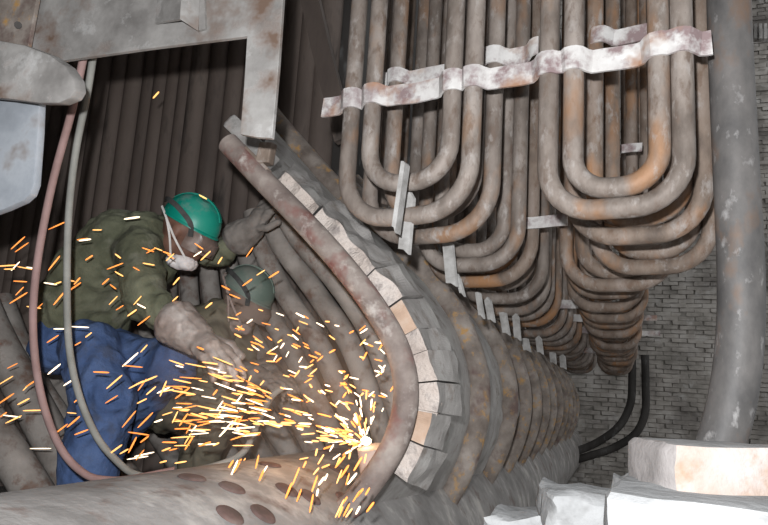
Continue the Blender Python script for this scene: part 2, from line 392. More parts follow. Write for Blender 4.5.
panel('left', 2, .55, f_(424, .55, 240), f_(518, .55, 240), zf(470, 265, .55), f_(440, .55, 240), f_(504, .55, 240), zf(470, 251, .55))
panel('left', 3, .85, f_(432, .85, 240), f_(532, .85, 240), zf(480, 281, .85), f_(447, .85, 240), f_(516, .85, 240), zf(480, 269, .85))
_, oL, oR, oB, iL, iR, iB = panels['left'][0]; _, QL, QR, QB, qL, qR, qB = panels['right'][0]
kk = 1.25
zl = panels['left'][3][3]; zr = panels['right'][3][3]
for i in range(4, 23):
    j = lambda a: random.uniform(-a, a)
    cL = .5*(panels['left'][3][1]+panels['left'][3][2])+j(.03); cR = .5*(QL+QR)+j(.035)-.03
    bl = zl+j(.02); br = zr+j(.02)
    hw = .5*(oR-oL)
    panel('left', i, kk+j(.04), cL-hw, cL+hw, bl, cL-hw+.055, cL+hw-.055, bl+.06, yaw=j(.05), skew=j(.02))
    hw = .5*(QR-QL)*.97
    panel('right', i, kk+.05+j(.04), cR-hw, cR+hw, br, cR-hw+.06, cR+hw-.06, br+.055, yaw=j(.05), skew=j(.02))
    kk += .375
for i, u in enumerate((oL+.5*(oR-oL), QL+.5*(QR-QL))):
    a, b = plane(-.2)+U*u, plane(kk+.3)+U*(u if i else cL)
    for d in (-.19, .19): obj('trim_%d' % (2+2*i+(d > 0)), sweep([a+U*d+V(0, 0, 3.63), b+U*d+V(0, 0, 3.63)], rect(.1, .1), V(0, 0, 1)), M['sooty'], kind='structure', smooth=False)
for i, (px, k) in enumerate(((388, .75), (404, .8), (420, .78), (433, .84), (501, .9))):
    u = f_(px, k, 100)
    obj('straight_tube', tube([plane(k)+U*u+V(0, 0, 3.6), plane(k)+U*u+V(0, 0, zf(px, 205, k))], .029, 12), M['hairpin2' if i % 2 else 'hairpin'], label='straight rusty tube behind the front left hairpins, %s from the left' % ORD[i], cat='tube', group='straight tubes behind the left hairpins')
# spacer bars across the rows
def spacer(k, segs, z, h, label, us, rr=TR, amp=1.0, slope=0, thick=.007):
    """wavy flat bar in front of the tubes at us, from u0 to u1"""
    u0, u1 = segs; pts = []; nn_ = max(8, int((u1-u0)/.012))
    for i in range(nn_+1):
        u = u0+(u1-u0)*i/nn_; off = 0
        for c in us: off = max(off, math.exp(-((u-c)/(rr*1.25))**4))
        dz = noise.noise(V(u*14, k*7, z))*.004
        pts.append(plane(k)+U*u+V(0, 0, z+slope*(u-u0)+dz+off*.006)-PN*((rr*1.05)*off*amp-rr*.2*(1-off)))
    return obj('spacer_bar', sweep(pts, rect(thick, h), V(0, 0, 1)), M['strap'], label=label, cat='bar', group='white painted spacer bars', auto=.5)
def legs_(side, i): _, a, b, c, d, e, g = panels[side][i]; return [a, b, d, e]
spacer(0, (f_(322, 0, 107), f_(712, 0, 45)), zf(520, 74, 0), .062, 'long flaking white spacer bar across the front of both bundles', legs_('left', 0)+legs_('right', 0))
k = .22
spacer(k, (f_(382, k, 80), f_(445, k, 75)), zf(415, 76, k), .048, 'short flaking white spacer bar behind the front of the left bundle', legs_('left', 1))
spacer(k, (f_(481, k, 60), f_(541, k, 50)), zf(510, 57, k), .056, 'white spacer bar in the gap between both bundles, behind the long one', [f_(494, k, 60), f_(540, k, 60)])
k = .33
spacer(k, (f_(584, k, 45), f_(648, k, 30)), zf(616, 37, k), .052, 'purple white spacer bar behind the long one in the right bundle', [f_(600, k, 40)])
spacer(k, (f_(692, k, 25), f_(711, k, 25)), zf(702, 22, k), .034, 'tiny pale spacer bar end beside the thick riser pipe', [f_(720, k, 30)])
k = .8
spacer(k, (f_(524, k, 220), f_(567, k, 220)), zf(545, 221, k), .044, 'short cream spacer bar linking both bundles halfway down', [])
k = 1.0
spacer(k, (f_(612, k, 148), f_(642, k, 148)), zf(626, 148, k), .034, 'small grey spacer bar seen inside the right hairpin bend', [])
spacer(k, (f_(612, k, 190), f_(642, k, 190)), zf(626, 189, k), .030, 'lower small rusty spacer bar inside the right hairpin bend', [])
for i, (px0, px1_, py, k) in enumerate(((560, 588, 304, 2.4), (556, 590, 318, 3.3), (565, 598, 330, 4.2), (570, 600, 350, 5.6))):
    spacer(k, (f_(px0-12, k, py), f_(px1_+10, k, py)), zf(px0, py, k), .05, 'low grey spacer bar between the far rows, %s from the top' % ORD[i], [])
for i, (px0, px1_, py, k) in enumerate(((636, 657, 318, 3.2), (640, 660, 333, 3.6))):
    spacer(k, (f_(px0, k, py), f_(px1_, k, py)), zf(px0, py, k), .035, 'stub of spacer bar at the right edge of the bundle, %s one' % ('upper', 'lower')[i], [])

# tabs hanging from the left bundle
tabs = [(403, 161, 393, 231, .012, 1.66), (408, 196, 403, 253, .030, 1.80), (447, 243, 451, 286, .028, 2.2), (457, 277, 462, 296, .010, 2.25), (477, 292, 481, 318, .016, 2.5), (487, 300, 491, 322, .022, 2.7),
        (502, 312, 506, 335, .024, 2.95), (515, 316, 517, 340, .022, 3.1), (524, 338, 527, 352, .026, 3.6), (538, 338, 540, 354, .022, 3.8), (552, 352, 553, 364, .024, 4.5), (562, 356, 563, 369, .024, 5.0)]
for i, (a, b, c, d, wd, y) in enumerate(tabs):
    p, q = W(a, b, y), W(c, d, y); wd = wd*(y/1.75)**.6*(1 if i < 4 else .8)
    t = (q-p).normalized(); s = t.cross(V(0, 1, 0)).normalized(); th = .004
    L = (q-p).length
    rag = [p+s*(-wd/2), p+s*(wd*.1)-t*.012*(i % 2), p+s*(wd/2)+t*.006, q+s*(wd/2)+t*.004, q+s*0-t*.01, q-s*(wd/2)-t*.012]
    obj('hanger_tab', prism(rag, V(.006, .028 if i == 0 else .008, .0)), M['tab'], label='pale flat metal tab hanging on the left bundle, %s from the front' % ORD[i], cat='tab', group='hanging metal tabs', smooth=False)

# ------------------------------------------------------------------ thick riser pipe at the right, bent pipes at the back
yp = 1.86
obj('riser_pipe', tube(catmull([W(727, -60, yp), W(730, 40, yp), W(735, 150, yp), W(740, 250, yp), W(741, 310, yp), W(738, 360, yp), W(731, 405, yp), W(720, 445, yp), W(706, 490, yp)], 8), .0535, 28), M['pipe'],
    label='thick grey riser pipe at the right edge, bending at its foot', cat='pipe')
for i, (dx, lab) in enumerate(((0, 'left one of two bent dark pipes on the back wall'), (1, 'right one of two bent dark pipes on the back wall'))):
    pts = [(632+dx*13, 355), (632+dx*13.5, 385), (630+dx*15, 405+dx*8), (620+dx*15, 425+dx*9), (603+dx*10, 439+dx*9), (585+dx*4, 448+dx*8), (560, 457+dx*8)]
    obj('bent_pipe', tube(catmull([W(a, b, 10.6) for a, b in pts], 6), .055, 12), M['sooty'], label=lab, cat='pipe', group='bent dark pipes')
rk = empty('louvre_bracket', W(757, 38, 3.4)); tag(rk, 'pale ribbed bracket on the wall at the upper right edge', 'bracket')
obj('rail', sweep([W(748, 36, 3.4), W(790, 34, 3.4)], rect(.03, .05), V(0, 0, 1)), M['tab'], rk)
for i in range(6):
    obj('rib', sweep([W(750+i*5, 40, 3.38), W(750+i*5, 25, 3.38)], rect(.012, .03), V(0, 1, 0)), M['tab'], rk)

# ------------------------------------------------------------------ plates at the upper left
yq = 1.5
hp = tag(empty('hanging_plate', W(240, 133, yq)), 'grey scaled steel plate with a long leg hanging at the upper left', 'plate')
obj('sheet', prism([W(a, b, yq) for a, b in ((40, -60), (28, 66), (65, 60), (150, 48), (247, 36), (244, 85), (240, 134), (256, 137), (272, 138), (278, 70), (287, -60))], V(0, .014, 0)), M['plate'], hp, smooth=False, bevel=.002)
for (q0, q1) in (((155, 23), (180, 19)), ((180, 19), (198, 31))):
    dy = [.012 if q0[0] == 155 else .05, .05 if q0[0] == 155 else .012]
    a0, a1 = W(*q0, yq-dy[0]), W(*q1, yq-dy[1]); b0, b1 = W(q0[0]+4, -60, yq-dy[0]), W(q1[0]+4, -60, yq-dy[1])
    obj('angle_bracket', prism([a0, a1, b1, b0], V(0, .008, 0)), M['plate'], hp, smooth=False)
obj('edge_bar', sweep([W(200, -50, yq-.006), W(203, 30, yq-.006)], rect(.02, .008), V(0, 1, 0)), M['plate'], hp)
cp = tag(empty('corner_plate', W(10, 45, 1.46)), 'brownish steel plate with a bolt hole in the top left corner', 'plate')
obj('sheet', prism([W(a, b, 1.46) for a, b in ((-60, -50), (-60, 60), (27, 52), (37, -2), (41, -50))], V(0, .014, 0)), M['screen'], cp, smooth=False, bevel=.002)
obj('bolt', tube([W(18, 25, 1.455), W(18, 25, 1.445)], .011, 8), M['sooty'], cp)  # dark raised disc standing in for the dark inside of the bolt hole
fo = [(-90, 32), (-40, 35), (-8, 39), (24, 45), (48, 54), (64, 65), (73, 78), (75, 90), (70, 98), (58, 103), (38, 103), (10, 99), (-90, 90)]
obj('flange', prism([W(a, b, 1.25) for a, b in fo], V(.0, .04, .010)), M['plate'], bevel=.006, label='thick rounded grey flange end above the pale blue plate', cat='flange')
fo = [(-80, 70), (16, 80), (40, 84), (38, 130), (34, 183), (30, 194), (22, 201), (4, 209), (-80, 240)]
obj('cover_plate', prism([W(a, b, 1.33) for a, b in fo], V(0, .025, 0)), M['bluegrey'], bevel=.006, label='pale blue grey plate with a rounded corner at the left edge', cat='plate')
# support bracket under the leg of the plate
rb = tag(empty('seal_bar', W(250, 142, 1.93)), 'grey flat bar with a rusty lower face under the plate leg', 'bar')
obj('bar', sweep(catmull([W(229, 121, 1.95), W(240, 131, 1.95), W(256, 147, 1.95), W(272, 163, 1.95)], 4), rect(.055, .05), V(-.6, -.6, .6), [.55]+[1]*12), M['plate'], rb, smooth=False, bevel=.006)
obj('rusty_face', sweep([W(246, 150, 1.90), W(268, 172, 1.90)], rect(.02, .035), V(-.6, -.4, .6)), M['hairpin2'], rb, smooth=False, bevel=.003)
obj('rusty_block', box(W(266, 154, 1.9), V(.022, 0, 0), V(0, .02, 0), V(.004, 0, .036), .005), M['hairpin2'], rb, smooth=False, bevel=.004)
# dark diagonal beam behind
obj('dark_beam', sweep([W(302, -40, 3.12), W(322, 50, 3.12), W(345, 140, 3.12)], rect(.10, .05), V(0, 1, 0)), M['darktube'], label='dark diagonal beam behind the left bundle', cat='beam', smooth=False)

# ------------------------------------------------------------------ tubes of the furnace side
inner = [([(300, 196), (330, 232), (372, 285), (402, 335), (412, 400)], 2.55), ([(280, 205), (300, 240), (335, 280), (372, 335), (395, 400)], 2.62), ([(269, 212), (281, 245), (312, 287), (350, 345), (378, 420)], 2.7), ([(253, 212), (262, 248), (284, 292), (322, 350), (356, 430)], 2.78),
         ([(240, 226), (246, 252), (262, 300), (296, 360), (335, 440)], 2.86), ([(224, 236), (228, 262), (240, 310), (270, 370), (312, 445)], 2.94), ([(205, 240), (208, 268), (217, 320), (244, 380), (288, 450)], 3.02), ([(186, 242), (188, 272), (195, 330), (220, 390), (262, 455)], 3.1),
         ([(168, 245), (168, 275), (172, 335), (194, 400), (235, 465)], 3.18), ([(148, 255), (146, 285), (149, 345), (170, 410), (210, 475)], 3.24), ([(126, 270), (122, 295), (126, 355), (146, 415), (186, 480)], 3.3)]
for i, (pp, y) in enumerate(inner):
    y = 2.55+.06*i
    pp = pp+[(2*pp[-1][0]-pp[-2][0]-4, 2*pp[-1][1]-pp[-2][1])]
    obj('furnace_tube', tube(catmull([W(a, b, y) for a, b in pp], 8), .046, 14), M['dustytube'], label='grey curved furnace tube behind the worker, %s counted from the right' % ORD[i], cat='tube', group='curved furnace tubes')
low = [([(-40, 250), (-8, 330), (30, 400), (68, 470), (95, 520)], 2.3, .075), ([(-70, 330), (-20, 410), (20, 470), (50, 520)], 2.15, .07), ([(0, 300), (28, 370), (62, 425), (100, 480), (120, 510)], 2.6, .06), ([(30, 340), (62, 395), (100, 445), (140, 490)], 2.8, .055)]
for i, (pp, y, r) in enumerate(low):
    obj('inclined_tube', tube(catmull([W(a, b, y) for a, b in pp], 8), r, 16), M['dustytube'], label='thick inclined tube at the lower left, %s from the camera' % ['second', 'first', 'third', 'fourth'][i], cat='tube', group='inclined tubes at the lower left')

# ------------------------------------------------------------------ hoses
hy = 1.75
obj('air_hose', tube(catmull([W(a, b, y) for a, b, y in ((84, 55, 1.55), (72, 110, 1.58), (52, 185, 1.62), (37, 265, 1.66), (33, 330, 1.7), (41, 395, 1.74), (60, 447, 1.8), (85, 474, 1.86), (110, 480, 1.92), (135, 478, 2.0), (175, 470, 2.06))], 8), .0118, 12), M['hosepink'], label='pinkish rubber hose hanging in front of the worker', cat='hose', group='hoses')
obj('air_hose', tube(catmull([W(a, b, y) for a, b, y in ((93, 58, 1.6), (87, 95, 1.62), (76, 150, 1.66), (69, 210, 1.7), (67, 280, 1.74), (69, 345, 1.78), (79, 395, 1.82), (97, 437, 1.88), (118, 462, 1.95), (135, 474, 2.02), (160, 476, 2.08), (210, 467, 2.12), (240, 455, 2.16), (252, 437, 2.2), (261, 415, 2.22), (272, 396, 2.24), (285, 386, 2.26))], 8), .0112, 12), M['hosegrey'], label='grey rubber hose looping over the drum towards the sparks', cat='hose', group='hoses')

# ------------------------------------------------------------------ white firebricks in the foreground
def firebrick(c, yaw, L, D, H, mats, label, tilt=0, roll=0, jit=.004, seg=7):
    Rm = Matrix.Rotation(yaw, 3, 'Z') @ Matrix.Rotation(tilt, 3, 'Y') @ Matrix.Rotation(roll, 3, 'X')
    bm = bmesh.new(); bmesh.ops.create_cube(bm, size=1)
    bmesh.ops.subdivide_edges(bm, edges=list(bm.edges), cuts=seg, use_grid_fill=True)
    fm = []
    for v in bm.verts:
        p = Vector(v.co)
        e = sum(1 for a in p if abs(abs(a)-.5) < 1e-4)
        q = V(p.x*L, p.y*D, p.z*H)
        nz_ = noise.noise_vector(q*28+c*9)*jit
        if e > 1: q *= (1-.02*e); q += noise.noise_vector(q*45+c*17)*jit*1.2
        v.co = q+nz_
    bm.normal_update()
    me = bpy.data.meshes.new('firebrick')
    for f in bm.faces:
        nrm = f.normal; f.smooth = True
        f.material_index = 1 if nrm.y < -.7 else (2 if nrm.x < -.7 else 0)
    for e in bm.edges:
        if e.calc_face_angle(0) > .6: e.smooth = False
    bm.to_mesh(me); bm.free()
    for mm in mats: me.materials.append(M[mm])
    o = bpy.data.objects.new('firebrick', me); COL.objects.link(o); o.matrix_world = Matrix.Translation(c) @ Rm.to_4x4()
    return tag(o, label, 'brick', 'firebricks stacked in the foreground')
fb = lambda px, py, y, *a, **k: firebrick(W(px, py, y), *a, **k)
firebrick(W(768, 477, 1.06), math.radians(20), .32, .15, .078, ('greybrick', 'pinkbrick', 'greyside'), 'pink and grey firebrick lying on top of the foreground stack')
firebrick(W(775, 524, .98), math.radians(-6), .36, .32, .06, ('whitebrick',)*3, 'white firebrick slab directly under the pink brick', tilt=.02)
firebrick(W(625, 520, 1.12), math.radians(12), .23, .16, .07, ('whitebrick',)*3, 'small white firebrick left of the slab under the pink brick', tilt=.05, jit=.009)
firebrick(W(553, 532, 1.16), math.radians(-8), .17, .16, .055, ('whitebrick',)*3, 'lowest white firebrick fragment at the left of the stack', tilt=-.03, jit=.01)
firebrick(W(685, 503, 1.25), math.radians(20), .20, .14, .065, ('whitebrick',)*3, 'white broken firebrick behind the slab', tilt=.04, jit=.009)

# ------------------------------------------------------------------ people
M['skin'] = material('brown_skin', [(.10, .050, .035), (.15, .075, .052), (.19, .105, .075)], 9, rough=.6, bump=.1)
M['jacket'] = material('dark_green_cloth', [(.046, .048, .031), (.090, .094, .060), (.165, .168, .115)], 4.5, rough=.95, bump=.6, bscale=20, spots=[((.15, .15, .115), .24, 8)], bdist=.02)
M['blue'] = material('blue_denim', [(.032, .06, .14), (.058, .10, .22), (.09, .14, .27)], 6, rough=.95, bump=.6, bscale=24, spots=[((.06, .08, .14), .28, 9)], bdist=.018)
M['helmet'] = material('teal_green_plastic', [(.0, .17, .125), (.005, .23, .17), (.03, .27, .20)], 4, rough=.4, bump=.03, spots=[((.16, .25, .22), .30, 7)])
M['glove'] = material('dusty_grey_leather', [(.11, .095, .085), (.18, .16, .145), (.24, .21, .19)], 12, rough=.9, bump=.5, bscale=50)
M['glove2'] = material('silvery_brown_leather', [(.17, .13, .11), (.30, .25, .225), (.55, .51, .48)], 9, rough=.5, metal=.15, bump=.4, bscale=40)
M['mask'] = material('white_mask_cloth', [(.55, .50, .49), (.70, .66, .65), (.76, .73, .72)], 14, rough=.9, bump=.3, bscale=60, spots=[((.42, .36, .33), .22, 12)])
M['strapw'] = material('white_elastic', [(.50, .48, .46), (.66, .64, .62)], 30, rough=.9, bump=0)
M['rubber'] = material('black_rubber_strap', [(.03, .03, .03), (.07, .07, .068)], 30, rough=.7, bump=0)
M['goggle'] = material('dusty_brown_goggle_lens', [(.09, .065, .055), (.15, .11, .095), (.26, .21, .19)], 14, rough=.3, bump=.1)
M['boot'] = material('black_boot_leather', [(.03, .027, .025), (.08, .07, .065)], 10, rough=.7)
M['helmet2'] = material('faint_green_plastic', [(.10, .135, .115), (.125, .165, .14), (.16, .18, .16)], 4, rough=.6, bump=.05, spots=[((.20, .21, .185), .3, 6)])  # second worker's colours, greyed to imitate a faint, half-transparent exposure
M['jacket2'] = material('faint_olive_cloth', [(.10, .088, .062), (.13, .115, .082), (.165, .145, .11)], 5, rough=.95, bump=.3, bscale=50)
M['skin2'] = material('faint_brown_skin', [(.16, .115, .092), (.20, .15, .125)], 9, rough=.7, bump=.1)
M['mask2'] = material('faint_pink_mask_cloth', [(.26, .20, .175), (.32, .25, .225)], 14, rough=.9, bump=.3)
M['eye'] = material('eye', [(.03, .02, .02), (.05, .04, .04)], 10, rough=.2, bump=0)

def bone(p, q, r0, r1, n=14):
    t = (q-p).normalized(); pts, sc = [], []
    for i in range(5):
        a = math.pi/2*i/5; pts.append(p-t*r0*math.cos(a)); sc.append(max(.02, math.sin(a))*r0)
    for i in range(5):
        a = math.pi/2*i/4 if i else 0; pts.append(q+t*r1*math.sin(a)); sc.append(max(.02, math.cos(a))*r1)
    return sweep(pts, circ(1, n), None, sc)
def chain(js): return [bone(js[i][0], js[i+1][0], js[i][1], js[i+1][1]) for i in range(len(js)-1)]
def ball(c, ax, ay, az, n=14, m_=10):
    v = [c+az]; f = []
    for i in range(1, m_):
        a = math.pi*i/m_
        for j in range(n):
            b = 2*math.pi*j/n; v.append(c+az*math.cos(a)+ax*(math.sin(a)*math.cos(b))+ay*(math.sin(a)*math.sin(b)))
    v.append(c-az); e = len(v)-1
    for j in range(n):
        k = (j+1) % n; f.append((0, 1+j, 1+k)); f.append((e, 1+(m_-2)*n+k, 1+(m_-2)*n+j))
        for i in range(m_-2): f.append((1+i*n+j, 1+(i+1)*n+j, 1+(i+1)*n+k, 1+i*n+k))
    return v, f
def organic(name, parts, mat, parent, voxel=.012, smooth=6, fold=0, fs=9, stretch=V(1, 1, 1), **t):
    vf = merge(*parts); org = parent.matrix_world.translation
    me = mesh(name, vf, mat, org); o = bpy.data.objects.new(name, me); COL.objects.link(o)
    md = o.modifiers.new('r', 'REMESH'); md.mode = 'VOXEL'; md.voxel_size = voxel; md.use_smooth_shade = True
    sm = o.modifiers.new('s', 'SMOOTH'); sm.factor = .5; sm.iterations = smooth
    dg = bpy.context.evaluated_depsgraph_get(); nm = bpy.data.meshes.new_from_object(o.evaluated_get(dg))
    o.modifiers.clear(); o.data = nm; nm.name = name
    if not nm.materials: nm.materials.append(mat)
    if fold:
        nr = [v.normal.copy() for v in nm.vertices]
        for v, n_ in zip(nm.vertices, nr):
            q = Vector((v.co.x*stretch.x, v.co.y*stretch.y, v.co.z*stretch.z))*fs
            q += noise.noise_vector(q*.5)*1.2
            a = noise.noise(q); b = noise.noise(q*2.3+V(5, 1, 2))
            v.co += n_*fold*((1-abs(a)*2.2)*.7+b*.4-.35)
    for p in nm.polygons: p.use_smooth = True
    o.parent = parent
    return tag(o, **t)
def hand(wrist, direction, back, side, L=.19, curl=.5, spread=.12, s=1.0):
    """palm from the wrist along direction; back: the normal of the back of the hand; side: +1 thumb on the left of direction seen from the back"""
    d = direction.normalized(); b = (back-d*back.dot(d)).normalized(); l = b.cross(d)*side
    P = []
    for k in (-1, -.33, .33, 1): P.append(bone(wrist+l*k*.022*s, wrist+d*.095*s+l*k*.036*s, .019*s, .0165*s, 10))
    for k, ln in ((-1.5, .075), (-.5, .098), (.5, .105), (1.5, .092)):
        base = wrist+d*.09*s+l*k*.0245*s; dd = (d+l*k*spread*.5).normalized(); p = base; r = .0135*s
        for j, fr in enumerate((.45, .32, .23)):
            a = curl*(j+.4); dv = (dd*math.cos(a)-b*math.sin(a)); q = p+dv*ln*fr*s
            P.append(bone(p, q, r, r*.9, 8)); p = q; r *= .92
    base = wrist+d*.03*s+l*.04*s; q = base+(d*.6+l*.8-b*.2).normalized()*.045*s; q2 = q+(d*.9+l*.2-b*.35).normalized()*.045*s
    P += [bone(wrist+d*.02*s+l*.02*s, base, .018*s, .017*s, 8), bone(base, q, .016*s, .0145*s, 8), bone(q, q2, .0145*s, .012*s, 8)]
    return P
def head_parts(c, fw, up, s=1.0):
    sd = up.cross(fw)                                 # towards the left ear
    P = [ball(c+up*.022*s-fw*.01*s, fw*.098*s, sd*.077*s, up*.098*s), ball(c+fw*.03*s-up*.055*s, fw*.062*s, sd*.056*s, up*.062*s),
         ball(c+fw*.055*s-up*.095*s, fw*.03*s, sd*.03*s, up*.022*s), ball(c+fw*.078*s+up*.022*s, fw*.018*s, sd*.055*s, up*.014*s),
         bone(c+fw*.088*s+up*.012*s, c+fw*.112*s-up*.028*s, .009*s, .014*s), ball(c+fw*.104*s-up*.036*s, fw*.012*s, sd*.019*s, up*.009*s),
         ball(c+fw*.085*s-up*.062*s, fw*.016*s, sd*.026*s, up*.007*s), ball(c+fw*.083*s-up*.074*s, fw*.015*s, sd*.023*s, up*.007*s),
         ball(c+fw*.068*s-up*.02*s+sd*.035*s, fw*.02*s, sd*.022*s, up*.018*s), ball(c+fw*.068*s-up*.02*s-sd*.035*s, fw*.02*s, sd*.022*s, up*.018*s)]
    for k in (-1, 1): P.append(ball(c+sd*k*.078*s-fw*.012*s-up*.012*s, fw*.021*s, sd*.009*s, up*.033*s))
    return P
def dome(c, fw, up, rx, ry, rz, brim, n=28, m_=9):
    sd = up.cross(fw); v, f = [], []
    for i in range(m_):
        a = math.pi/2*i/(m_-1)*.985
        for j in range(n):
            b = 2*math.pi*j/n; rr = math.cos(a)**.85
            v.append(c+fw*(rx*rr*math.cos(b))+sd*(ry*rr*math.sin(b))+up*(rz*math.sin(a)))
    for i in range(m_-1):
        for j in range(n):
            k = (j+1) % n; f.append((i*n+j, i*n+k, (i+1)*n+k, (i+1)*n+j))
    f.append(tuple((m_-1)*n+j for j in range(n)))
    o = len(v)                                         # inner shell
    for i in range(2):
        for j in range(n):
            b = 2*math.pi*j/n; v.append(c+fw*(rx*.94*(1-i*.25)*math.cos(b))+sd*(ry*.94*(1-i*.25)*math.sin(b))+up*(i*rz*.55))
    for j in range(n):
        k = (j+1) % n; f.append((j, o+j, o+k, k)); f.append((o+j, o+n+j, o+n+k, o+k))
    f.append(tuple(o+n+j for j in range(n)))
    bv, bf = [], []
    for (e0, dz) in ((.0, .0), (1.0, -.006), (1.0, -.011), (.0, -.006)):
        for j in range(n):
            b = 2*math.pi*j/n; e = brim*(.35+.65*max(0, math.cos(b))**1.5)*e0
            bv.append(c+fw*((rx*.985+e)*math.cos(b))+sd*((ry*.985+e*.6)*math.sin(b))+up*dz)
    for i in range(4):
        for j in range(n):
            k = (j+1) % n; i2 = (i+1) % 4; bf.append((i*n+j, i*n+k, i2*n+k, i2*n+j))
    return (v, f), (bv, bf)
def scr(dx, dy, dd=0): return (RIGHT*dx+UP*dy+BACK*dd).normalized()

def worker(spec):
    root = tag(empty('person', spec['base']), spec['label'], 'person')
    A = spec['mats']; K = lambda L_: [(W(a, b, y), r) for a, b, y, r in L_]
    tor, na, fa, nl, flg = K(spec['torso']), K(spec['near_arm']), K(spec['far_arm']), K(spec['near_leg']), K(spec['far_leg'])
    depth = V(.25, 1, 0).normalized()
    def wide(ch, w_): return [bone(ch[i][0]+depth*k*w_, ch[i+1][0]+depth*k*w_, ch[i][1], ch[i+1][1]) for i in range(len(ch)-1) for k in (-1, 0, 1)]
    hc, fw, up = spec['head']; s_ = spec.get('hs', 1.0)
    neck = [bone(tor[-1][0], hc-up*.06-fw*.02, .062, .055)]
    thin = lambda ch: [(p, r*.62) for p, r in ch]
    organic('body', head_parts(hc, fw, up, s_)+neck+wide(thin(tor), .05)+chain([thin(tor)[-2]]+thin(na))+chain([thin(tor)[-2]]+thin(fa))+chain([thin(tor)[0]]+thin(nl))+chain([thin(tor)[0]]+thin(flg)),
            A['skin'], root, .0075, 4)
    organic('jacket', wide([(tor[0][0].lerp(tor[1][0], spec.get('hem', .7)), tor[1][1])]+tor[1:], .07)+chain([tor[-2]]+na)+chain([tor[-2]]+fa)+spec.get('collar', [bone(tor[-1][0]-up*.01, tor[-1][0].lerp(hc-up*.06-fw*.02, .45), .078, .072)]), A['jacket'], root, .009, 4, .017, 11, V(1, .6, 1))
    pel = tor[0]
    organic('trousers', wide([(pel[0].lerp(tor[1][0], .5), pel[1]*.95), (pel[0], pel[1]), (pel[0]+(pel[0]-tor[1][0])*.3, pel[1]*.95)], .06)+chain([(nl[0][0], nl[0][1])]+nl[1:])+chain(flg), A['trousers'], root, .009, 4, .014, 11, V(1, .6, .8))
    sd = up.cross(fw)
    for k in (-1, 1): obj('eye', ball(hc+fw*.087*s_+sd*k*.033*s_-up*.002*s_, fw*.010, sd*.013, up*.009), M['eye'], root)
    hv, bv = dome(hc+up*.038*s_-fw*.004, fw, up, .120*s_, .104*s_, .112*s_, .010)
    hm = obj('hard_hat', hv, A['helmet'], root, auto=.9); obj('brim', bv, A['helmet'], hm, auto=.9)
    rdg = [hc+up*.038*s_-fw*.004+fw*(.120*s_*math.cos(a))+up*(.112*s_*math.sin(a)+.003) for a in [math.pi*(.16+.68*i/14) for i in range(15)]]
    obj('ridge', sweep(rdg, rect(.022, .008), up), A['helmet'], hm)
    # dust mask on mouth and chin
    organic('dust_mask', [ball(hc+fw*.052*s_-up*.102*s_, fw*.052*s_, sd*.055*s_, up*.036*s_), ball(hc+fw*.02*s_-up*.122*s_, fw*.045*s_, sd*.048*s_, up*.028*s_)], A['mask'], root, .006, 3, .004, 40)
    for k in (-1, 1):
        for (e0, e1) in ((.03, -.045), (.0, -.09)):
            st = catmull([hc+fw*(.01+e0*2)*s_+sd*k*.052*s_-up*(.105-e0*.6)*s_, hc+fw*(-.02+e0*.8)*s_+sd*k*.086*s_-up*.035*s_, hc-fw*.07*s_+sd*k*.083*s_+up*.02*s_, hc-fw*.118*s_+sd*k*.055*s_+up*.045*s_], 5)
            obj('mask_strap', sweep(st, rect(.008, .003), sd), M['strapw'] if A['mask'] is M['mask'] else A['mask'], root)
    # goggles
    gv = []
    for (d, wd, z0, z1) in ((.070, .080, -.050, .034), (.115, .078, -.050, .028), (.142, .062, -.046, .006)):
        for q in range(9):
            a = -1+2*q/8; x_ = d-abs(a)**2*.035
            gv.append((hc+fw*x_*s_+sd*wd*a*s_+up*z1*s_, hc+fw*x_*s_+sd*wd*a*s_+up*z0*s_))
    g_v, g_f = [], []
    for a, b in gv: g_v += [a, b]
    R9 = 18
    for r_ in range(2):
        for q in range(8):
            i = r_*R9+q*2; g_f += [(i, i+2, i+R9+2, i+R9), (i+1, i+R9+1, i+R9+3, i+3)]
        i = r_*R9; g_f.append((i, i+R9, i+R9+1, i+1)); i += 16; g_f.append((i, i+1, i+R9+1, i+R9))
    for q in range(8):
        i = 2*R9+q*2; g_f.append((i, i+2, i+3, i+1)); i = q*2; g_f.append((i, i+1, i+3, i+2))
    gg = obj('goggles', (g_v, g_f), A['goggle'], root, auto=.5)
    for k in (-1, 1):
        st = catmull([hc+fw*.055*s_+sd*k*.084*s_+up*.0*s_, hc+fw*.035*s_+sd*k*.1*s_+up*.045*s_, hc-fw*.03*s_+sd*k*.111*s_+up*.075*s_, hc-fw*.095*s_+sd*k*.082*s_+up*.082*s_, hc-fw*.135*s_+sd*k*.02+up*.07*s_], 6)
        obj('strap', sweep(st, rect(.020, .004), sd*k), M['rubber'], gg)
    for (wr, dr, bk, side, cur, elbow, mt, hs) in spec['hands']:
        dr = dr.normalized()
        organic('glove', hand(wr, dr, bk, side, curl=cur, s=hs)+[bone(elbow.lerp(wr, .70), wr, .072*hs, .050*hs), bone(wr, wr+dr*.06*hs, .045*hs, .036*hs)], mt, root, .0065, 2, .004, 25)
    for (an, dr) in spec['feet']:
        dr.z = 0; dr.normalize()
        organic('boot', [bone(an+V(0, 0, .12), an+V(0, 0, .03), .055, .05), bone(an+V(0, 0, .0), an+dr*.16-V(0, 0, .02), .05, .042), bone(an-dr*.04-V(0, 0, .025), an+dr*.17-V(0, 0, .025), .035, .036)], M['boot'], root, .01, 3)
    return root
fw1 = scr(.86, -.48, .12); up1 = scr(.48, .86, .0); up1 = (up1-fw1*up1.dot(fw1)).normalized()
wr_n = W(196, 338, 2.14); wr_f = W(251, 229, 2.52)
